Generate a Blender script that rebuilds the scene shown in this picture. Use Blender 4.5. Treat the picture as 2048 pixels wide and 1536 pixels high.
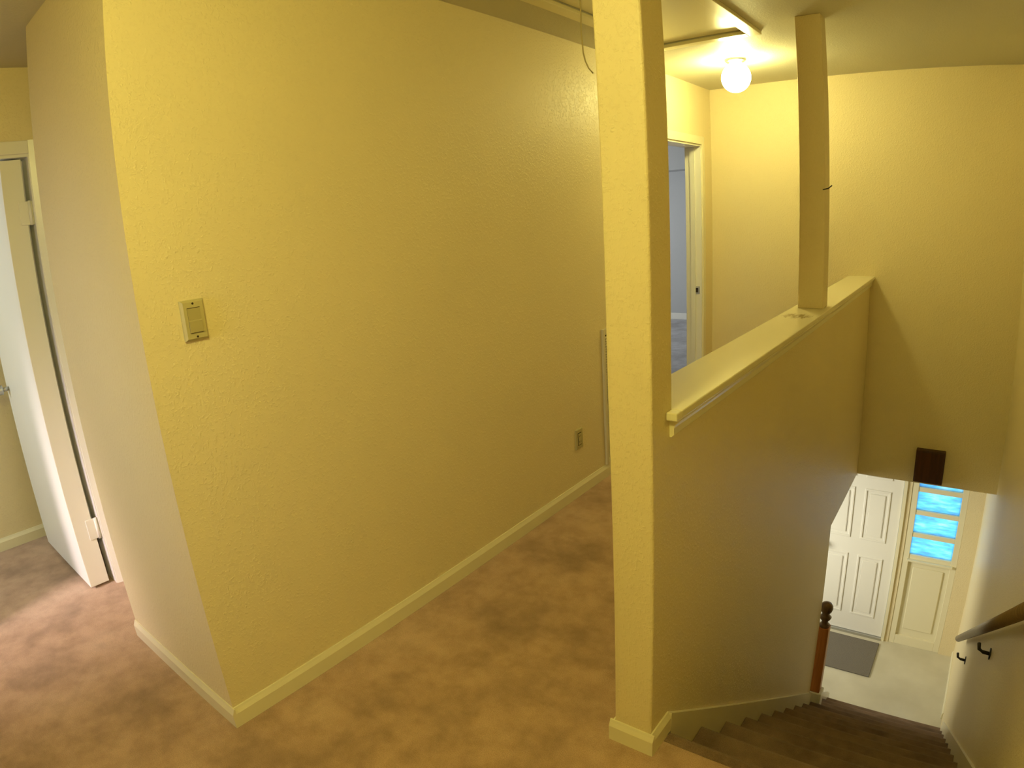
import bpy, bmesh, math, random
from mathutils import Vector, Matrix

random.seed(7)
S = bpy.context.scene
COL = S.collection
for o in list(bpy.data.objects):
    bpy.data.objects.remove(o, do_unlink=True)

# ------------------------------------------------------------------ camera
# A wide phone lens with barrel distortion (fisheye polynomial), eye 1.5 m above the landing.
H = 1.5
YAW, PITCH, ROLL = math.radians(38.6915), math.radians(14.4381), math.radians(-4.0423)
C1, C2, C3, C4 = 0.8313, -0.0989, -0.0130, 0.0183          # angle from the axis against radius / half width
f = Vector((-math.sin(YAW) * math.cos(PITCH), math.cos(YAW) * math.cos(PITCH), -math.sin(PITCH)))
r0 = Vector((math.cos(YAW), math.sin(YAW), 0)); u0 = r0.cross(f)
r = math.cos(ROLL) * r0 + math.sin(ROLL) * u0
u = -math.sin(ROLL) * r0 + math.cos(ROLL) * u0
cd = bpy.data.cameras.new('camera')
cam = bpy.data.objects.new('camera', cd); COL.objects.link(cam)
cam.matrix_world = Matrix(((r.x, u.x, -f.x, 0), (r.y, u.y, -f.y, 0), (r.z, u.z, -f.z, H), (0, 0, 0, 1)))
cd.type = 'PANO'
cd.sensor_width, cd.sensor_height, cd.sensor_fit = 36.0, 27.0, 'HORIZONTAL'
cd.clip_start = 0.02
cy = cd
cy.panorama_type = 'FISHEYE_LENS_POLYNOMIAL'
cy.fisheye_fov = math.radians(180)
cy.fisheye_polynomial_k0 = 0.0
cy.fisheye_polynomial_k1 = -C1 / 18.0
cy.fisheye_polynomial_k2 = -C2 / 18.0 ** 2
cy.fisheye_polynomial_k3 = -C3 / 18.0 ** 3
cy.fisheye_polynomial_k4 = -C4 / 18.0 ** 4
S.camera = cam

# ------------------------------------------------------------------ world, lights, exposure
W = bpy.data.worlds.new('sky'); S.world = W; W.use_nodes = True
bg = W.node_tree.nodes['Background']
bg.inputs['Color'].default_value = (0.36, 0.68, 1.0, 1); bg.inputs['Strength'].default_value = 3.0
S.view_settings.view_transform = 'Standard'
S.view_settings.look = 'None'
S.view_settings.exposure = 0.0
S.view_settings.gamma = 1.0
S.view_settings.use_curve_mapping = False

def area(name, loc, target, sx, sy, power, color, spread=math.pi):
    d = bpy.data.lights.new(name, 'AREA'); d.shape = 'RECTANGLE'; d.size, d.size_y = sx, sy
    d.energy = power; d.color = color; d.spread = spread
    o = bpy.data.objects.new(name, d); COL.objects.link(o); o.location = loc
    o.rotation_euler = (Vector(target) - Vector(loc)).to_track_quat('-Z', 'Y').to_euler()
    return o
def point(name, loc, power, color, rad):
    d = bpy.data.lights.new(name, 'POINT'); d.energy = power; d.color = color; d.shadow_soft_size = rad
    o = bpy.data.objects.new(name, d); COL.objects.link(o); o.location = loc
    return o

WARM = (1.0, 0.90, 0.33)
BULB = 96.0
point('landing_light', (-0.615, 0.02, 2.24), 42, (1.0, 0.89, 0.25), 0.10)                    # ceiling lamp over the landing, above the frame
area('landing_daylight', (-1.35, -2.2, 1.4), (-2.45, 0.645, 0.9), 0.9, 1.1, 3.2, (0.80, 0.89, 1.0), math.radians(46))     # window behind the camera, left
area('doorway_daylight', (-2.45, -2.2, 1.9), (-3.2, 0.3, 0.3), 0.6, 0.6, 6.5, (1.0, 0.84, 0.90), math.radians(34))   # low sun through that window
area('left_room_daylight', (-3.65, -1.4, 1.5), (-3.5, 0.8, 0.6), 0.8, 1.0, 22, (0.72, 0.87, 1.0))  # window of the small left room
area('bedroom_daylight', (-5.6, 6.4, 1.4), (-3.0, 7.4, 1.4), 1.5, 1.3, 68, (0.92, 0.98, 1.0))      # bedroom window
area('foyer_daylight', (-2.7, 4.4, -1.0), (-0.8, 5.93, -1.6), 1.2, 1.3, 24, (1.0, 0.97, 0.80), math.radians(95))   # living room window, lower floor

# ------------------------------------------------------------------ materials
def mat(name, color, rough=0.6, spec=0.4):
    m = bpy.data.materials.new(name); m.use_nodes = True
    b = m.node_tree.nodes['Principled BSDF']
    b.inputs['Base Color'].default_value = (*color, 1); b.inputs['Roughness'].default_value = rough
    b.inputs['Specular IOR Level'].default_value = spec
    return m, m.node_tree, b
def coord(nt, scale=(1, 1, 1)):
    g = nt.nodes.new('ShaderNodeNewGeometry')
    mp = nt.nodes.new('ShaderNodeMapping'); mp.inputs['Scale'].default_value = scale
    nt.links.new(g.outputs['Position'], mp.inputs['Vector']); return mp.outputs['Vector']
def noise(nt, vec, scale, detail=3, rough=0.5):
    n = nt.nodes.new('ShaderNodeTexNoise'); n.inputs['Scale'].default_value = scale
    n.inputs['Detail'].default_value = detail; n.inputs['Roughness'].default_value = rough
    nt.links.new(vec, n.inputs['Vector']); return n.outputs['Fac']
def ramp(nt, fac, stops):
    n = nt.nodes.new('ShaderNodeValToRGB'); e = n.color_ramp.elements
    while len(e) < len(stops): e.new(0.5)
    for k, (p, c) in enumerate(stops): e[k].position = p; e[k].color = (*c, 1)
    nt.links.new(fac, n.inputs['Fac']); return n.outputs['Color']
def bump(nt, b, fac, strength, dist):
    n = nt.nodes.new('ShaderNodeBump'); n.inputs['Strength'].default_value = strength; n.inputs['Distance'].default_value = dist
    nt.links.new(fac, n.inputs['Height']); nt.links.new(n.outputs['Normal'], b.inputs['Normal'])
def mixc(nt, fac, a, bcol):
    n = nt.nodes.new('ShaderNodeMix'); n.data_type = 'RGBA'
    nt.links.new(fac, n.inputs['Factor'])
    for s, v in ((6, a), (7, bcol)):
        if isinstance(v, tuple): n.inputs[s].default_value = (*v, 1)
        else: nt.links.new(v, n.inputs[s])
    return n.outputs[2]

def wall_paint(name, color, strength=0.36, rough=0.46):
    m, nt, b = mat(name, color, rough, 0.32)
    v = coord(nt)
    n1 = noise(nt, v, 105, 3, 0.55); n2 = noise(nt, v, 26, 2)
    r1 = nt.nodes.new('ShaderNodeMapRange'); r1.interpolation_type = 'SMOOTHSTEP'
    r1.inputs['From Min'].default_value = 0.47; r1.inputs['From Max'].default_value = 0.72
    nt.links.new(n1, r1.inputs['Value'])
    ad = nt.nodes.new('ShaderNodeMath'); ad.operation = 'MULTIPLY_ADD'; ad.inputs[1].default_value = 0.35
    nt.links.new(n2, ad.inputs[0]); nt.links.new(r1.outputs['Result'], ad.inputs[2])
    bump(nt, b, ad.outputs[0], strength, 0.003)
    big = noise(nt, v, 1.6, 3)
    c = ramp(nt, big, [(0.25, tuple(k * 0.96 for k in color)), (0.75, color)])
    nt.links.new(c, b.inputs['Base Color'])
    return m
M = {}
M['wall'] = wall_paint('cream_wall_paint', (0.81, 0.695, 0.43))
M['ceiling'] = wall_paint('ceiling_paint', (0.63, 0.60, 0.50), 0.2, 0.55)
M['greywall'] = wall_paint('pale_grey_paint', (0.50, 0.50, 0.50), 0.15)
M['trim'] = mat('cream_gloss_trim', (0.80, 0.74, 0.52), 0.28, 0.5)[0]
M['white'] = mat('white_gloss_paint', (0.83, 0.80, 0.72), 0.3, 0.5)[0]
M['plate'] = mat('almond_plastic', (0.50, 0.44, 0.22), 0.35, 0.5)[0]
M['plate_dark'] = mat('almond_plastic_recess', (0.42, 0.36, 0.17), 0.4, 0.5)[0]
M['slot'] = mat('dark_slot', (0.03, 0.02, 0.012), 0.6)[0]
M['duct'] = mat('dark_duct', (0.05, 0.04, 0.03), 0.8)[0]
M['grille'] = mat('painted_steel_grille', (0.70, 0.64, 0.47), 0.4, 0.5)[0]
M['chrome'] = mat('dull_steel', (0.55, 0.55, 0.53), 0.35)[0]
M['chrome'].node_tree.nodes['Principled BSDF'].inputs['Metallic'].default_value = 1
M['iron'] = mat('dark_bracket_metal', (0.03, 0.025, 0.02), 0.4)[0]
M['cord'] = mat('cotton_cord', (0.55, 0.47, 0.28), 0.9, 0.1)[0]

def carpet(name, a, b_, c_, scale):
    m, nt, b = mat(name, b_, 1.0, 0.05)
    v = coord(nt)
    big = noise(nt, v, scale, 4, 0.6); mid = noise(nt, v, scale * 5, 4, 0.6); fine = noise(nt, v, 320, 2, 0.6)
    c = ramp(nt, big, [(0.30, a), (0.52, b_), (0.72, c_)])
    c2 = ramp(nt, mid, [(0.25, (0.78, 0.77, 0.76)), (0.6, (1, 1, 1))])
    mu = nt.nodes.new('ShaderNodeMix'); mu.data_type = 'RGBA'; mu.blend_type = 'MULTIPLY'; mu.inputs['Factor'].default_value = 1
    nt.links.new(c, mu.inputs[6]); nt.links.new(c2, mu.inputs[7])
    c3 = ramp(nt, fine, [(0.3, (0.72, 0.72, 0.72)), (0.65, (1, 1, 1))])
    mu2 = nt.nodes.new('ShaderNodeMix'); mu2.data_type = 'RGBA'; mu2.blend_type = 'MULTIPLY'; mu2.inputs['Factor'].default_value = 1
    nt.links.new(mu.outputs[2], mu2.inputs[6]); nt.links.new(c3, mu2.inputs[7])
    nt.links.new(mu2.outputs[2], b.inputs['Base Color'])
    bump(nt, b, fine, 0.7, 0.006)
    b.inputs['Sheen Weight'].default_value = 0.15
    return m
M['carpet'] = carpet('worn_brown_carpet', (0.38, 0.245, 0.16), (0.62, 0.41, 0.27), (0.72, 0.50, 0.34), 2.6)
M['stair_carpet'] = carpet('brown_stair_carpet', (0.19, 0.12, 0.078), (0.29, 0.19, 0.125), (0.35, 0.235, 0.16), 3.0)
M['bed_carpet'] = carpet('grey_bedroom_carpet', (0.48, 0.46, 0.48), (0.66, 0.65, 0.68), (0.76, 0.74, 0.77), 2.2)

m, nt, b = mat('pale_vinyl_floor', (0.62, 0.58, 0.45), 0.35, 0.5)
c = ramp(nt, noise(nt, coord(nt), 3.0, 4), [(0.3, (0.55, 0.51, 0.38)), (0.7, (0.66, 0.62, 0.48))])
nt.links.new(c, b.inputs['Base Color']); M['vinyl'] = m
m, nt, b = mat('grey_mat_fibre', (0.20, 0.18, 0.15), 1.0, 0.05)
bump(nt, b, noise(nt, coord(nt), 220, 2), 0.8, 0.005); M['mat'] = m

def wood(name, dark, light, rough=0.35):
    m, nt, b = mat(name, light, rough, 0.5)
    v = coord(nt, (22, 22, 1.6)); n = noise(nt, v, 2.2, 5, 0.6)
    c = ramp(nt, n, [(0.3, dark), (0.7, light)]); nt.links.new(c, b.inputs['Base Color'])
    return m
M['oak'] = wood('orange_stained_wood', (0.42, 0.15, 0.035), (0.62, 0.25, 0.07))
M['oak_dark'] = wood('dark_turned_wood', (0.09, 0.05, 0.025), (0.22, 0.13, 0.065))
M['brownbox'] = wood('dark_reddish_brown_wood', (0.045, 0.014, 0.004), (0.085, 0.028, 0.008), 0.5)
M['railwood'] = wood('brown_rail_wood', (0.15, 0.095, 0.05), (0.24, 0.16, 0.085))

# the ledge: cream gloss paint with a few dark scuffs near the post
m, nt, b = mat('scuffed_ledge_paint', (0.80, 0.74, 0.52), 0.25, 0.5)
v = coord(nt, (28, 7, 1)); n = noise(nt, v, 1.0, 4, 0.7)
g = nt.nodes.new('ShaderNodeNewGeometry')
dist = nt.nodes.new('ShaderNodeVectorMath'); dist.operation = 'DISTANCE'; dist.inputs[1].default_value = (-0.69, 2.93, 1.02)
nt.links.new(g.outputs['Position'], dist.inputs[0])
mr = nt.nodes.new('ShaderNodeMapRange'); mr.inputs['From Min'].default_value = 0.02; mr.inputs['From Max'].default_value = 0.14
mr.inputs['To Min'].default_value = 0.5; mr.inputs['To Max'].default_value = 0.0
nt.links.new(dist.outputs['Value'], mr.inputs['Value'])
add = nt.nodes.new('ShaderNodeMath'); add.operation = 'ADD'
nt.links.new(n, add.inputs[0]); nt.links.new(mr.outputs['Result'], add.inputs[1])
c = ramp(nt, add.outputs[0], [(0.78, (0.80, 0.74, 0.52)), (0.93, (0.30, 0.23, 0.10))])
nt.links.new(c, b.inputs['Base Color']); M['ledge'] = m

# frosted, streaky window glass: passes the sky's light diffusely
m = bpy.data.materials.new('streaky_obscured_glass'); m.use_nodes = True; nt = m.node_tree
nt.nodes.remove(nt.nodes['Principled BSDF'])
tr = nt.nodes.new('ShaderNodeBsdfTranslucent'); gl = nt.nodes.new('ShaderNodeBsdfGlossy'); mx = nt.nodes.new('ShaderNodeMixShader')
gl.inputs['Roughness'].default_value = 0.15; mx.inputs[0].default_value = 0.06
c = ramp(nt, noise(nt, coord(nt, (3, 1, 16)), 2.4, 4, 0.6), [(0.3, (0.45, 0.62, 0.95)), (0.5, (0.50, 0.85, 0.95)), (0.7, (0.9, 0.95, 1.0))])
nt.links.new(c, tr.inputs['Color'])
nt.links.new(tr.outputs[0], mx.inputs[1]); nt.links.new(gl.outputs[0], mx.inputs[2])
nt.links.new(mx.outputs[0], nt.nodes['Material Output'].inputs['Surface']); M['glass'] = m

m = bpy.data.materials.new('lit_opal_glass'); m.use_nodes = True; nt = m.node_tree
nt.nodes.remove(nt.nodes['Principled BSDF'])
em = nt.nodes.new('ShaderNodeEmission'); em.inputs['Color'].default_value = (*WARM, 1); em.inputs['Strength'].default_value = BULB
nt.links.new(em.outputs[0], nt.nodes['Material Output'].inputs['Surface']); M['globe'] = m

# ------------------------------------------------------------------ geometry helpers
def link(name, bm, m, parent=None, smooth=False):
    me = bpy.data.meshes.new(name)
    bmesh.ops.recalc_face_normals(bm, faces=bm.faces)
    bm.to_mesh(me); bm.free()
    if m is not None: me.materials.append(m)
    if smooth:
        for p in me.polygons: p.use_smooth = True
    o = bpy.data.objects.new(name, me); COL.objects.link(o)
    if parent is not None: o.parent = parent
    return o
def add_box(bm, x0, x1, y0, y1, z0, z1, bev=0.0, seg=2):
    n = len(bm.verts)
    vs = [bm.verts.new((x, y, z)) for z in (z0, z1) for x, y in ((x0, y0), (x1, y0), (x1, y1), (x0, y1))]
    fs = [bm.faces.new([vs[i] for i in q]) for q in ((3, 2, 1, 0), (4, 5, 6, 7), (0, 1, 5, 4), (1, 2, 6, 5), (2, 3, 7, 6), (3, 0, 4, 7))]
    if bev > 0:
        es = list({e for fc in fs for e in fc.edges})
        bmesh.ops.bevel(bm, geom=es, offset=bev, segments=seg, profile=0.5, affect='EDGES')
def box(name, dims, m, parent=None, bev=0.0, origin=None):
    """One box; with a parent Empty, dims are world coordinates and are shifted to the parent's space."""
    bm = bmesh.new(); add_box(bm, *dims, bev=bev)
    return fin(name, bm, m, parent)
def world_loc(o):
    v = Vector((0, 0, 0))
    while o is not None: v += o.location; o = o.parent
    return v
def fin(name, bm, m, parent, smooth=False):
    if parent is not None:
        bmesh.ops.translate(bm, verts=bm.verts, vec=-world_loc(parent))
    return link(name, bm, m, parent, smooth)
def boxes(name, lst, m, parent=None, bev=0.0):
    bm = bmesh.new()
    for d in lst: add_box(bm, *d, bev=bev)
    return fin(name, bm, m, parent)
def prism(bm, pts, axis, a, b_):
    """Extrude a polygon of 2D points along an axis from a to b_."""
    def p3(q, t): return {'x': (t, q[0], q[1]), 'y': (q[0], t, q[1]), 'z': (q[0], q[1], t)}[axis]
    A = [bm.verts.new(p3(q, a)) for q in pts]; B = [bm.verts.new(p3(q, b_)) for q in pts]
    n = len(pts); bm.faces.new(A); bm.faces.new(B[::-1])
    for i in range(n): bm.faces.new((A[i], B[i], B[(i + 1) % n], A[(i + 1) % n]))
def lathe(bm, prof, cx, cy_, seg=28):
    rings = [[bm.verts.new((cx + rr * math.cos(2 * math.pi * k / seg), cy_ + rr * math.sin(2 * math.pi * k / seg), z)) for k in range(seg)] for rr, z in prof]
    for A, B in zip(rings, rings[1:]):
        for k in range(seg): bm.faces.new((A[k], A[(k + 1) % seg], B[(k + 1) % seg], B[k]))
    bm.faces.new(rings[0][::-1]); bm.faces.new(rings[-1])
def tube(bm, pts, rad, seg=10):
    rings = []
    for i, p in enumerate(pts):
        p = Vector(p); t = (Vector(pts[min(i + 1, len(pts) - 1)]) - Vector(pts[max(i - 1, 0)])).normalized()
        a = t.cross(Vector((1, 0, 0)) if abs(t.x) < 0.9 else Vector((0, 1, 0))).normalized(); b2 = t.cross(a)
        rings.append([bm.verts.new(p + rad * (math.cos(2 * math.pi * k / seg) * a + math.sin(2 * math.pi * k / seg) * b2)) for k in range(seg)])
    for A, B in zip(rings, rings[1:]):
        for k in range(seg): bm.faces.new((A[k], A[(k + 1) % seg], B[(k + 1) % seg], B[k]))
    bm.faces.new(rings[0][::-1]); bm.faces.new(rings[-1])
def tag(o, label, cat, group=None):
    o['label'] = label; o['category'] = cat
    if group: o['group'] = group
    return o
def struct(o):
    o['kind'] = 'structure'; return o
def thing(name, loc, label, cat):
    o = bpy.data.objects.new(name, None); COL.objects.link(o); o.location = loc; o.empty_display_size = 0.1
    return tag(o, label, cat)
def fixture(name, loc):
    o = bpy.data.objects.new(name, None); COL.objects.link(o); o.location = loc; o.empty_display_size = 0.1
    return struct(o)

# ------------------------------------------------------------------ dimensions (metres, upper floor at z = 0)
XA, YB = -1.766, 0.645            # hallway left wall, its near corner
XB = -2.58                        # left end of the short wall facing the camera
XH1, XH2 = -0.750, -0.632         # divider wall between hallway and stairs
YE, YJ, YC = 1.310, 1.422, 4.749  # near end of the divider, its jamb, far wall
XR = 0.335                        # stairwell right wall
ZC, ZH, ZF = 2.368, -0.415, -2.60 # ceiling, header underside, lower floor
YD = 5.93                         # front door wall
Y0, RISE, RUN, NR = 1.40, 0.20, 0.27, 13
T = 0.11

# ------------------------------------------------------------------ shell: floors, ceilings, walls
struct(boxes('floor_upper', [(-5.8, XR, -2.3, Y0, -0.30, 0), (-5.8, XH2 - 0.02, Y0, YC, -0.30, 0), (-5.8, XR, YC + 0.02, 9.0, -0.30, 0)], M['carpet']))
struct(boxes('floor_bedroom', [(-5.7, -1.9, 2.6, 8.9, 0.001, 0.012)], M['bed_carpet']))
struct(boxes('floor_lower', [(-3.2, 0.5, 0.4, 6.1, ZF - 0.1, ZF)], M['vinyl']))
struct(boxes('ceiling_lower', [(-3.2, XH2 - 0.02, 0.4, YC, -0.414, -0.302), (-3.2, XR, YC + 0.02, 6.1, -0.414, -0.302)], M['ceiling']))
struct(boxes('attic_light_block', [(-2.2, -0.3, 1.4, 3.9, ZC + 0.5, ZC + 0.55), (-2.2, -2.15, 1.4, 3.9, ZC + 0.12, ZC + 0.5), (-0.35, -0.3, 1.4, 3.9, ZC + 0.12, ZC + 0.5), (-2.15, -0.35, 1.4, 1.45, ZC + 0.12, ZC + 0.5), (-2.15, -0.35, 3.85, 3.9, ZC + 0.12, ZC + 0.5)], M['duct']))  # unseen box added above the hatch to keep sky light out of its gaps
HX0, HX1, HY0, HY1 = -1.475, -1.015, 2.02, 3.285     # attic opening
struct(boxes('ceiling_upper', [(-5.8, HX0, -2.3, 9.0, ZC, ZC + 0.12), (HX1, 0.45, -2.3, 9.0, ZC, ZC + 0.12),
                               (HX0, HX1, -2.3, HY0, ZC, ZC + 0.12), (HX0, HX1, HY1, 9.0, ZC, ZC + 0.12)], M['ceiling']))
DY0, DY1, DZ = 3.79, 4.535, 1.965                      # bedroom door opening in the left wall
struct(boxes('wall_left', [(XA - T, XA, YB + 0.14, DY0, 0, ZC), (XA - T, XA, DY0, DY1, DZ, ZC), (XA - T, XA, DY1, YC + T, 0, ZC)], M['wall']))
struct(boxes('wall_near', [(XB, XA, YB, YB + 0.14, 0, ZC), (XB - 0.6, XB + 0.12, 0.82, 0.92, 0, ZC), (XB, XB + 0.12, YB + 0.14, 0.82, 0, ZC)], M['wall']))
struct(boxes('wall_far', [(XA, XR, YC, YC + T, ZH, ZC)], M['wall']))
struct(boxes('wall_right', [(XR, XR + T, -2.3, YD + 0.2, ZF, ZC)], M['wall']))
struct(boxes('wall_back', [(-5.8, XR, -2.4, -2.3, -0.3, ZC)], M['wall']))
# divider: end column to the ceiling, half wall under the ledge, and the stair wall below it
bm = bmesh.new(); cr = 0.007
prism(bm, [(XH2, YJ), (XH1, YJ)] + [(XH1 + cr - cr * math.cos(math.radians(a)), YE + cr - cr * math.sin(math.radians(a))) for a in (0, 30, 60, 90)]
      + [(XH2 - cr + cr * math.sin(math.radians(a)), YE + cr - cr * math.cos(math.radians(a))) for a in (0, 30, 60, 90)], 'z', 0.0, ZC)
struct(fin('wall_column', bm, M['wall'], None))
struct(boxes('wall_divider', [(XH1, XH2, YJ, 3.83, ZF, 0.998), (XH1, XH2, YE, YJ, ZF, -0.001), (XH1, XH2, 3.83, YC, ZH, 0.998)], M['wall']))
# small room at the far left
LX = -3.12
struct(boxes('wall_doorway', [(LX - T, LX, 0.765, 0.92, 0, ZC), (LX - T, LX, -0.10, 0.765, 2.0, ZC), (LX - T, LX, -2.3, -0.10, 0, ZC)], M['wall']))
struct(boxes('wall_side', [(-4.2, -4.09, -2.3, 1.1, 0, ZC), (-4.09, LX - T, 1.0, 1.1, 0, ZC)], M['wall']))
# bedroom
struct(boxes('wall_bedroom', [(-5.7, -1.0, 8.38, 8.48, 0, ZC), (-5.8, -5.7, 2.5, 8.5, 0, ZC), (-5.8, XA - T, 2.5, 2.6, 0, ZC), (XA - T, XA, YC + T, 8.4, 0, ZC)], M['greywall']))
struct(boxes('trim_bulkhead', [(-5.7, XA - T, 8.0, 8.38, 2.03, ZC)], M['greywall']))
struct(boxes('baseboard_bedroom', [(-5.7, XA - T, 8.365, 8.38, 0.012, 0.10)], M['white'], bev=0.004))
# lower floor
struct(boxes('wall_lower', [(-3.3, -3.2, 0.4, 6.1, ZF, -0.3), (-3.2, XH1, 0.4, 0.5, ZF, -0.3), (XH1, XR, 0.4, 0.5, ZF, -0.3)], M['wall']))
FX0, FX1, SX0, SX1, FZ = -1.16, -0.335, -0.295, 0.195, -0.56       # front door and sidelight openings
struct(boxes('wall_front', [(-3.2, FX0, YD, YD + 0.14, ZF, -0.3), (FX0, SX1, YD, YD + 0.14, FZ, -0.3),
                            (FX1, SX0, YD + 0.01, YD + 0.13, ZF, FZ), (SX1, XR, YD, YD + 0.14, ZF, -0.3)], M['wall']))

# ------------------------------------------------------------------ baseboards
def base_profile(bm, path_axis, fixed, side, a, b_, z=0.0, h=0.072, t=0.013):
    """A moulded strip along an axis against the plane 'fixed', growing towards side."""
    pr = [(0, z), (t, z), (t, z + h * 0.72), (t * 0.55, z + h * 0.9), (t * 0.35, z + h), (0, z + h)]
    pts = [(fixed + side * p, q) for p, q in pr]
    prism(bm, pts, path_axis, a, b_)
def baseboard(name, segs, m):
    bm = bmesh.new()
    for s in segs: base_profile(bm, *s)
    return struct(fin(name, bm, m, None))
baseboard('baseboard_left', [('y', XA, 1, YB, DY0 - 0.055), ('y', XA, 1, DY1 + 0.057, YC)], M['trim'])
baseboard('baseboard_near', [('x', YB, -1, XB, XA + 0.013)], M['trim'])
baseboard('baseboard_far', [('x', YC, -1, XA, XH1)], M['trim'])
baseboard('baseboard_divider', [('x', YE, -1, XH1 - 0.013, XH2 + 0.013), ('y', XH1, -1, YE, YC), ('y', XH2, 1, YE, Y0 + 0.02)], M['trim'])
baseboard('baseboard_side', [('y', -4.09, 1, -2.3, 1.0), ('x', 1.0, -1, -4.09, LX - T)], M['trim'])
baseboard('baseboard_front', [('x', YD, -1, -3.2, FX0 - 0.07, ZF), ('y', XR, -1, 5.0, YD, ZF)], M['trim'])

# sloping skirt boards on both sides of the stairs
def skirt(name, x0, x1, ya, yb):
    sl = -RISE / RUN
    f_ = lambda y: sl * (y - Y0)
    bm = bmesh.new()
    prism(bm, [(ya, f_(ya) - 0.20), (yb, f_(yb) - 0.20), (yb, f_(yb) + 0.085), (ya, f_(ya) + 0.085)], 'x', x0, x1)
    return struct(fin(name, bm, M['trim'], None))
skirt('trim_1', XH2, XH2 + 0.014, Y0 + 0.021, 3.83)
skirt('trim_2', XR - 0.014, XR, Y0 + 0.02, 4.62)

# ------------------------------------------------------------------ bedroom doorway (far end of the hallway)
d2 = fixture('door_2', (XA, (DY0 + DY1) / 2, 0))
jt = 0.018
box('jamb', (XA - T - 0.004, XA + 0.004, DY1 - jt, DY1, 0, DZ), M['white'], d2)
box('jamb', (XA - T - 0.004, XA + 0.004, DY0, DY0 + jt, 0, DZ), M['white'], d2)
box('head_jamb', (XA - T - 0.004, XA + 0.004, DY0 + jt, DY1 - jt, DZ - jt, DZ), M['white'], d2)
box('door_stop', (XA - 0.075, XA - 0.04, DY1 - jt - 0.011, DY1 - jt, 0, DZ - jt), M['white'], d2)
def casing_v(name, y0, y1, z1, parent):
    bm = bmesh.new(); pr = [(XA, y0), (XA + 0.015, y0), (XA + 0.015, y0 + 0.03), (XA + 0.009, y1), (XA, y1)]
    prism(bm, pr, 'z', 0, z1); return fin(name, bm, M['trim'], parent)
casing_v('casing', DY1 - 0.006, DY1 + 0.051, DZ + 0.05, d2)
casing_v('casing', DY0 - 0.051, DY0 + 0.006, DZ + 0.05, d2)
box('head_casing', (XA, XA + 0.015, DY0 + 0.006, DY1 - 0.006, DZ - 0.006, DZ + 0.05), M['trim'], d2, 0.003)
sp = box('strike_plate', (XA - 0.052, XA - 0.010, DY1 - jt - 0.003, DY1 - jt, 0.893, 0.950), M['chrome'], d2, 0.0008)
sp['label'] = 'dull metal latch strike plate'
box('latch_hole', (XA - 0.042, XA - 0.022, DY1 - jt - 0.0042, DY1 - jt - 0.003, 0.905, 0.938), M['slot'], sp)
# its leaf stands open inside the bedroom, out of sight behind the left wall
lf = box('door_leaf', (XA - T - 0.78, XA - T - 0.02, DY0 - 0.03, DY0 + 0.005, 0.02, DZ - 0.02), M['white'], d2, 0.002)

# ------------------------------------------------------------------ left doorway with its open door
d1 = fixture('door_1', (LX, 0.33, 0))
box('jamb', (LX - T - 0.004, LX + 0.004, 0.747, 0.765, 0, 2.0), M['white'], d1)
box('jamb', (LX - T - 0.004, LX + 0.004, -0.10, -0.082, 0, 2.0), M['white'], d1)
box('head_jamb', (LX - T - 0.004, LX + 0.004, -0.082, 0.747, 1.982, 2.0), M['white'], d1)
bm = bmesh.new(); prism(bm, [(LX, 0.752), (LX + 0.009, 0.752), (LX + 0.016, 0.78), (LX + 0.016, 0.808), (LX, 0.808)], 'z', 0, 2.052)
fin('casing', bm, M['white'], d1)
bm = bmesh.new(); prism(bm, [(LX, -0.087), (LX + 0.009, -0.087), (LX + 0.016, -0.115), (LX + 0.016, -0.143), (LX, -0.143)], 'z', 0, 2.052)
fin('casing', bm, M['white'], d1)
box('head_casing', (LX, LX + 0.014, -0.087, 0.752, 1.994, 2.05), M['white'], d1, 0.003)
leaf = box('door_leaf', (-3.92, -3.142, 0.628, 0.722, 0.016, 1.976), M['white'], d1, 0.003)
for hz in (1.745, 0.295):
    hg = box('hinge', (-3.142, -3.137, 0.690, 0.766, hz - 0.05, hz + 0.05), M['white'], d1, 0.001)
    bm = bmesh.new(); tube(bm, [(-3.134, 0.735, hz - 0.052), (-3.134, 0.735, hz + 0.052)], 0.007, 10)
    fin('knuckle', bm, M['white'], hg, True)
bm = bmesh.new(); tube(bm, [(-3.86, 0.628, 0.92), (-3.86, 0.590, 0.92)], 0.011, 10); tube(bm, [(-3.86, 0.594, 0.92), (-3.86, 0.588, 0.92), (-3.86, 0.570, 0.92), (-3.86, 0.564, 0.92)], 0.026, 16)
fin('door_knob', bm, M['chrome'], d1, True)

# ------------------------------------------------------------------ ledge on the half wall, and the post on it
led = thing('ledge', (-0.69, 3.08, 1.0), 'long cream painted ledge board with scuffs capping the half wall', 'ledge')
bm = bmesh.new()
add_box(bm, -0.780, -0.602, YJ - 0.0, YC, 0.998, 1.019, 0.003)
fin('board', bm, M['ledge'], led)
bm = bmesh.new()
add_box(bm, XH2 + 0.0005, -0.602, YJ - 0.035, YJ - 0.0005, 0.998, 1.019, 0.003)
fin('board_horn', bm, M['ledge'], led)
for s, xw, y_start in ((1, XH2, YJ - 0.012), (-1, XH1, YJ - 0.012)):
    bm = bmesh.new()
    pr = [(0, 0.998), (0.024, 0.998), (0.024, 0.990), (0.017, 0.983), (0.012, 0.972), (0.012, 0.955), (0.005, 0.948), (0, 0.948)]
    prism(bm, [(xw + s * p, q) for p, q in pr], 'y', y_start, YC)
    fin('moulding', bm, M['trim'], led)
post = tag(box('post', (XH1, XH2, 3.17, 3.275, 1.019, ZC), M['wall'], None, 0.003), 'square cream post standing on the ledge up to the ceiling', 'post')
bm = bmesh.new(); tube(bm, [(XH2 - 0.01, 3.172, 1.571), (XH2 + 0.018, 3.160, 1.577), (XH2 + 0.034, 3.152, 1.588)], 0.003, 8)
tag(fin('nail', bm, M['iron'], None, True), 'tiny dark nail sticking out of the right side of the post', 'nail')

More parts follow.
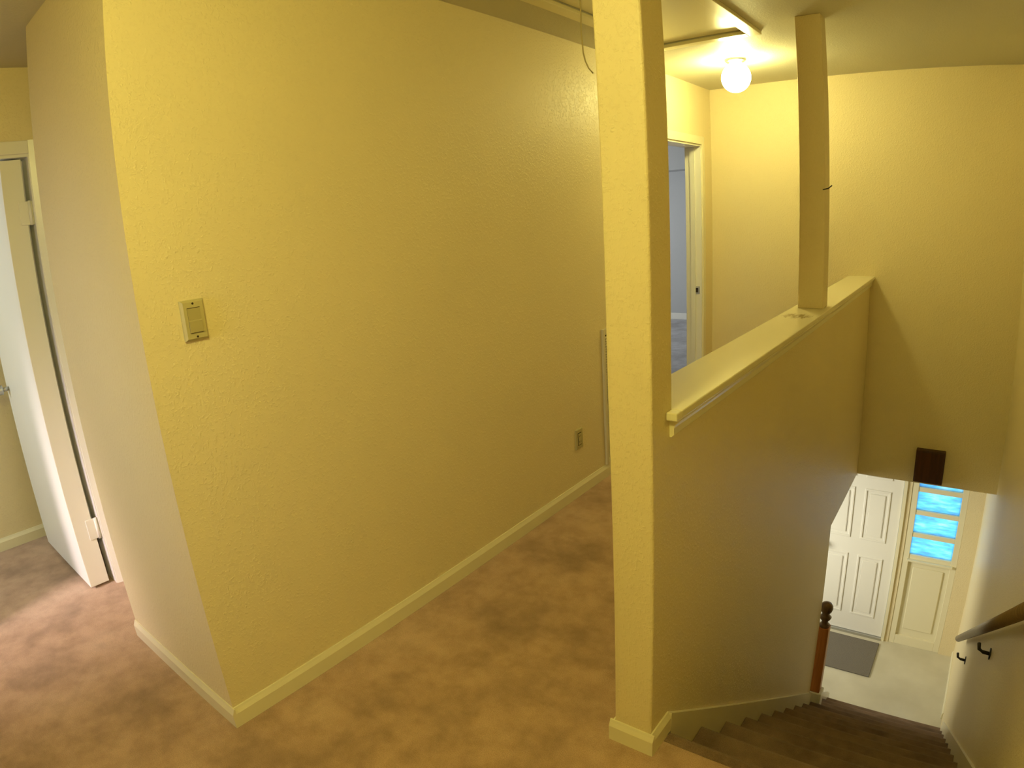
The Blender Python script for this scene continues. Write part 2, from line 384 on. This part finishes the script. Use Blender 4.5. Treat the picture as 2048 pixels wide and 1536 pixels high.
# ------------------------------------------------------------------ attic hatch in the hallway ceiling, with its pull cord
ht = thing('attic_hatch', ((HX0 + HX1) / 2, (HY0 + HY1) / 2, ZC), 'cream attic hatch with raised frame in the hallway ceiling', 'attic hatch')
box('hatch_panel', (HX0 + 0.006, HX1 - 0.006, HY0 + 0.006, HY1 - 0.012, ZC + 0.004, ZC + 0.022), M['trim'], ht, 0.002)
fw, fz = 0.058, ZC - 0.018
def frame_piece(dims): box('frame_strip', dims, M['trim'], ht, 0.003)
frame_piece((HX0 - fw, HX0 + 0.004, HY0 - fw, HY1 + fw, fz, ZC))
frame_piece((HX1 - 0.004, HX1 + fw, HY0 - fw, HY1 + fw, fz, ZC))
frame_piece((HX0 + 0.0045, HX1 - 0.0045, HY0 - fw, HY0 + 0.004, fz, ZC))
frame_piece((HX0 + 0.0045, HX1 - 0.0045, HY1 - 0.004, HY1 + fw, fz, ZC))
CX, CYY = -1.328, 2.235
bm = bmesh.new()
pts = [(CX, CYY, ZC + 0.006)] + [(CX + 0.002 * math.sin(k), CYY, ZC - 0.035 * k) for k in range(1, 8)]
pts += [(CX + 0.006, CYY + 0.004, ZC - 0.277), (CX + 0.016, CYY + 0.009, ZC - 0.305), (CX + 0.030, CYY + 0.016, ZC - 0.325)]
tube(bm, pts, 0.0028, 8); fin('pull_cord', bm, M['cord'], ht, True)

# ------------------------------------------------------------------ ceiling light
GX, GY, GR = -1.275, 3.88, 0.086
cl = thing('ceiling_light', (GX, GY, ZC), 'lit round globe lamp on the hallway ceiling', 'ceiling light')
bm = bmesh.new(); lathe(bm, [(0.062, ZC), (0.064, ZC - 0.006), (0.058, ZC - 0.014), (0.045, ZC - 0.022), (0.045, ZC - 0.034)], GX, GY, 32)
fin('canopy', bm, M['chrome'], cl, True)
bm = bmesh.new()
zc = ZC - 0.030 - GR * 0.90
prof = [(GR * math.sin(t), zc + GR * math.cos(t)) for t in [math.radians(a) for a in range(26, 180, 9)]] + [(0.004, zc - GR)]
lathe(bm, prof, GX, GY, 32); gb = fin('globe_shade', bm, M['globe'], cl, True)

# ------------------------------------------------------------------ switch, outlet and return air grille on the left wall
def plate(name, y, z, label, cat, th=0.0075):
    t = thing(name, (XA, y, z), label, cat)
    bm = bmesh.new(); e = th * 0.45
    a = [(y - 0.035, z - 0.057), (y + 0.035, z - 0.057), (y + 0.035, z + 0.057), (y - 0.035, z + 0.057)]
    b2 = [(y - 0.035 + e, z - 0.057 + e), (y + 0.035 - e, z - 0.057 + e), (y + 0.035 - e, z + 0.057 - e), (y - 0.035 + e, z + 0.057 - e)]
    R0 = [bm.verts.new((XA, *q)) for q in a]; R1 = [bm.verts.new((XA + th * 0.55, *q)) for q in a]; R2 = [bm.verts.new((XA + th, *q)) for q in b2]
    bm.faces.new(R0[::-1]); bm.faces.new(R2)
    for P, Q in ((R0, R1), (R1, R2)):
        for k in range(4): bm.faces.new((P[k], P[(k + 1) % 4], Q[(k + 1) % 4], Q[k]))
    return t, fin('cover_plate', bm, M['plate'], t)
SZ, SY, ST = 1.306, 0.797, 0.0135
sw, pl = plate('light_switch', SY, SZ, 'almond rocker light switch on the yellow wall near its corner', 'light switch', ST)
box('rocker_frame', (XA + ST + 0.0001, XA + ST + 0.0006, SY - 0.0195, SY + 0.0195, SZ - 0.0355, SZ + 0.0355), M['slot'], sw)
bm = bmesh.new()
prism(bm, [(XA + ST + 0.0007, SZ - 0.0338), (XA + ST + 0.0046, SZ - 0.0338), (XA + ST + 0.0042, SZ - 0.002), (XA + ST + 0.0012, SZ + 0.001), (XA + ST + 0.0016, SZ + 0.0338), (XA + ST + 0.0007, SZ + 0.0338)], 'y', SY - 0.0192, SY + 0.0192)
fin('rocker', bm, M['plate_dark'], sw)
for dz in (-0.0465, 0.0465):
    bm = bmesh.new(); tube(bm, [(XA + ST - 0.0005, SY, SZ + dz), (XA + ST + 0.0006, SY, SZ + dz)], 0.0032, 12); fin('screw', bm, M['slot'], sw)
ol, pl = plate('power_outlet', 2.757, 0.325, 'almond power outlet low on the yellow wall beside the grille', 'power outlet')
box('outlet_rim', (XA + 0.0076, XA + 0.0084, 2.757 - 0.0185, 2.757 + 0.0185, 0.325 - 0.036, 0.325 + 0.036), M['slot'], ol)
fc = box('outlet_face', (XA + 0.0085, XA + 0.0105, 2.757 - 0.0155, 2.757 + 0.0155, 0.325 - 0.032, 0.325 + 0.032), M['plate'], ol, 0.0008)
for dz in (-0.016, 0.016):
    for dy in (-0.0065, 0.0065):
        box('slot', (XA + 0.0106, XA + 0.0110, 2.757 + dy - 0.0014, 2.757 + dy + 0.0014, 0.325 + dz - 0.004, 0.325 + dz + 0.006), M['slot'], fc)

GY0, GY1, GZ0, GZ1 = 3.035, 3.56, 0.065, 0.885
gr = thing('return_air_grille', (XA, (GY0 + GY1) / 2, GZ0), 'tall pale metal return air grille with louvres behind the column', 'grille')
box('frame_side', (XA, XA + 0.016, GY0, GY0 + 0.022, GZ0 + 0.008, GZ1), M['grille'], gr, 0.004)
box('frame_side', (XA, XA + 0.016, GY1 - 0.022, GY1, GZ0 + 0.008, GZ1), M['grille'], gr, 0.004)
box('frame_rail', (XA, XA + 0.016, GY0 + 0.0225, GY1 - 0.0225, GZ1 - 0.036, GZ1), M['grille'], gr, 0.004)
box('frame_rail', (XA, XA + 0.016, GY0 + 0.0225, GY1 - 0.0225, GZ0 + 0.008, GZ0 + 0.044), M['grille'], gr, 0.004)
box('backing', (XA + 0.0005, XA + 0.002, GY0 + 0.022, GY1 - 0.022, GZ0 + 0.044, GZ1 - 0.036), M['duct'], gr)
bm = bmesh.new(); prism(bm, [(0.003, 0.006), (0.004, 0.0075), (0.0145, -0.0005), (0.0135, -0.002)], 'y', GY0 + 0.023 - (GY0 + GY1) / 2, GY1 - 0.023 - (GY0 + GY1) / 2)
s0 = link('slat', bm, M['grille'], gr); nsl = 49; pitch = (GZ1 - GZ0 - 0.092) / nsl
for k in range(nsl):
    s_ = s0 if k == 0 else s0.copy()
    if k: COL.objects.link(s_); s_.parent = gr
    s_.location = (0, 0, 0.046 + pitch * (k + 0.4))

# ------------------------------------------------------------------ stairs, handrail, newel
st = thing('staircase', (-0.149, Y0, 0), 'brown carpeted staircase going down to the front door', 'stairs')
for k in range(1, NR):
    zt, zb = -RISE * k, -RISE * (k + 1)
    y0, y1 = Y0 + RUN * (k - 1), Y0 + RUN * k
    bm = bmesh.new()
    pr = [(y0 + 0.001, zb), (y1, zb), (y1, zt - 0.055)]
    for a in range(-90, 91, 30): pr.append((y1 + 0.002 + 0.022 * math.cos(math.radians(a)), zt - 0.024 + 0.024 * math.sin(math.radians(a))))
    pr.append((y0 + 0.001, zt))
    pr[0] = (y0 + 0.001, zt - RISE)
    prism(bm, pr, 'x', XH2 + 0.015, XR - 0.015)
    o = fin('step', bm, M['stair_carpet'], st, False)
bm = bmesh.new()
prism(bm, [(Y0 - 0.03, -0.298), (Y0 + 0.0005, -0.298), (Y0 + 0.0005, -0.055)] + [(Y0 + 0.002 + 0.022 * math.cos(math.radians(a)), -0.022 + 0.0235 * math.sin(math.radians(a))) for a in range(-90, 91, 30)] + [(Y0 - 0.03, 0.002)], 'x', XH2 + 0.015, XR - 0.001)
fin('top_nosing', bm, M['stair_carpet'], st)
# closed white string on the open lower part of the flight
bm = bmesh.new(); sl = -RISE / RUN
fz_ = lambda y: sl * (y - Y0)
prism(bm, [(3.945, ZF + 0.001), (4.76, ZF + 0.001), (4.76, ZF + 0.16), (4.64, fz_(4.64) + 0.07), (3.945, fz_(3.945) + 0.07)], 'x', XH2 - 0.05, XH2 + 0.013)
fin('string_board', bm, M['white'], st)

RX = 0.272
rail_z = lambda y: -1.245 + H + sl * (y - 2.05)
hr = thing('handrail', (RX, 2.05, rail_z(2.05)), 'brown wooden handrail sloping down the right stair wall', 'handrail')
bm = bmesh.new()
tube(bm, [(RX, 1.35, rail_z(1.35)), (RX, 4.62, rail_z(4.45))], 0.024, 16); fin('rail', bm, M['railwood'], hr, True)
for yb_ in (1.75, 2.95, 4.28):
    zb_ = rail_z(yb_)
    bm = bmesh.new()
    tube(bm, [(XR - 0.004, yb_, zb_ - 0.065), (XR - 0.035, yb_, zb_ - 0.063), (RX + 0.006, yb_, zb_ - 0.05), (RX, yb_, zb_ - 0.02)], 0.009, 10)
    tube(bm, [(XR - 0.0005, yb_, zb_ - 0.065), (XR - 0.006, yb_, zb_ - 0.065)], 0.028, 16)
    fin('bracket', bm, M['iron'], hr, True)

NX, NY = -0.612, 3.906
nz = ZF + 0.001
nz0 = fz_(NY) + 0.03
nw = thing('newel_post', (NX, NY, nz0), 'orange wooden newel post with dark turned top at the foot of the stairs', 'newel post')
box('plinth', (NX - 0.055, NX + 0.055, NY - 0.045, NY + 0.05, -RISE * 10 + 0.001, nz0 + 0.09), M['white'], nw, 0.006)['label'] = 'white painted plinth'
box('shaft', (NX - 0.038, NX + 0.038, NY - 0.036, NY + 0.036, nz0 + 0.09, nz0 + 0.63), M['oak'], nw, 0.006)
bm = bmesh.new()
b0 = nz0 + 0.63
lathe(bm, [(0.034, b0), (0.036, b0 + 0.014), (0.024, b0 + 0.024), (0.020, b0 + 0.042), (0.034, b0 + 0.060), (0.040, b0 + 0.074), (0.028, b0 + 0.088), (0.022, b0 + 0.100),
           (0.036, b0 + 0.118), (0.043, b0 + 0.140), (0.041, b0 + 0.160), (0.030, b0 + 0.178), (0.008, b0 + 0.187)], NX, NY, 24)
fin('finial', bm, M['oak_dark'], nw, True)['label'] = 'dark turned top'

# ------------------------------------------------------------------ brown box on the far wall above the front door
wb = thing('wall_box', (-0.138, YC, -0.28), 'dark reddish brown box hung on the stairwell end wall above the front door', 'wall box')
box('case', (-0.238, -0.040, YC - 0.045, YC, -0.392, -0.150), M['brownbox'], wb, 0.006)
box('cover', (-0.228, -0.050, YC - 0.052, YC - 0.0451, -0.382, -0.160), M['brownbox'], wb, 0.003)

# ------------------------------------------------------------------ front door and sidelight
d3 = fixture('door_3', ((FX0 + FX1) / 2, YD, ZF))
box('jamb', (FX0, FX0 + 0.03, YD - 0.004, YD + 0.12, ZF, FZ), M['trim'], d3)
box('jamb', (FX1 - 0.03, FX1, YD - 0.004, YD + 0.12, ZF, FZ), M['trim'], d3)
box('head_jamb', (FX0 + 0.03, FX1 - 0.03, YD - 0.004, YD + 0.12, FZ - 0.03, FZ), M['trim'], d3)
box('casing', (FX0 - 0.06, FX0 + 0.006, YD - 0.018, YD, ZF, FZ + 0.055), M['trim'], d3, 0.004)
box('threshold', (FX0 + 0.03, FX1 - 0.03, YD - 0.01, YD + 0.12, ZF, ZF + 0.022), M['chrome'], d3, 0.003)
lx0, lx1, lz0, lz1 = FX0 + 0.033, FX1 - 0.033, ZF + 0.024, FZ - 0.033
leaf3 = box('door_leaf', (lx0, lx1, YD + 0.02, YD + 0.062, lz0, lz1), M['white'], d3, 0.003)
cxm = (lx0 + lx1) / 2
for (xa, xb) in ((lx0 + 0.10, cxm - 0.045), (cxm + 0.045, lx1 - 0.10)):
    for (za, zb) in ((ZF + 0.22, ZF + 0.88), (ZF + 1.05, ZF + 1.57), (ZF + 1.68, ZF + 1.88)):
        bm = bmesh.new()
        for (a, c_) in (((xa, za), (xb, za + 0.02)), ((xa, zb - 0.02), (xb, zb)), ((xa, za + 0.02), (xa + 0.02, zb - 0.02)), ((xb - 0.02, za + 0.02), (xb, zb - 0.02))):
            add_box(bm, a[0], c_[0], YD + 0.012, YD + 0.0205, a[1], c_[1], 0.003, 1)
        add_box(bm, xa + 0.045, xb - 0.045, YD + 0.013, YD + 0.0205, za + 0.045, zb - 0.045, 0.006, 1)
        fin('panel', bm, M['white'], leaf3)
bm = bmesh.new(); tube(bm, [(lx0 + 0.07, YD + 0.02, ZF + 0.95), (lx0 + 0.07, YD - 0.03, ZF + 0.95)], 0.012, 12)
tube(bm, [(lx0 + 0.07, YD - 0.025, ZF + 0.95), (lx0 + 0.07, YD - 0.035, ZF + 0.95), (lx0 + 0.07, YD - 0.055, ZF + 0.95)], 0.027, 16)
fin('door_knob', bm, M['chrome'], d3, True)

w1 = fixture('window_1', ((SX0 + SX1) / 2, YD, ZF))
PX0, PX1 = -0.238, 0.140
panes = [(-1.61 + 0.225 * k, -1.43 + 0.225 * k) for k in range(4)]
box('stile', (SX0, PX0, YD + 0.015, YD + 0.075, ZF, FZ), M['trim'], w1, 0.003)
box('stile', (PX1, SX1, YD + 0.015, YD + 0.075, ZF, FZ), M['trim'], w1, 0.003)
zs = [-1.655] + [p[1] for p in panes]
for k, zb in enumerate(zs):
    zt = panes[k][0] if k < 4 else FZ
    box('muntin', (PX0, PX1, YD + 0.02, YD + 0.07, zb, zt), M['trim'], w1, 0.003)
for k, (za, zb) in enumerate(panes):
    box('pane', (PX0, PX1, YD + 0.042, YD + 0.048, za, zb), M['glass'], w1)
box('sill', (PX0 - 0.02, PX1 + 0.02, YD - 0.012, YD + 0.03, -1.672, -1.652), M['trim'], w1, 0.003)
box('lower_panel', (PX0, PX1, YD + 0.04, YD + 0.06, ZF + 0.10, -1.655), M['trim'], w1)
box('panel_field', (PX0 + 0.05, PX1 - 0.05, YD + 0.028, YD + 0.04, ZF + 0.18, -1.74), M['trim'], w1, 0.006)
box('bottom_rail', (PX0, PX1, YD + 0.015, YD + 0.075, ZF, ZF + 0.10), M['trim'], w1, 0.003)

tag(box('door_mat', (-1.10, -0.365, 5.31, 5.86, ZF, ZF + 0.014), M['mat'], None, 0.005), 'grey rectangular doormat on the pale floor inside the front door', 'doormat')
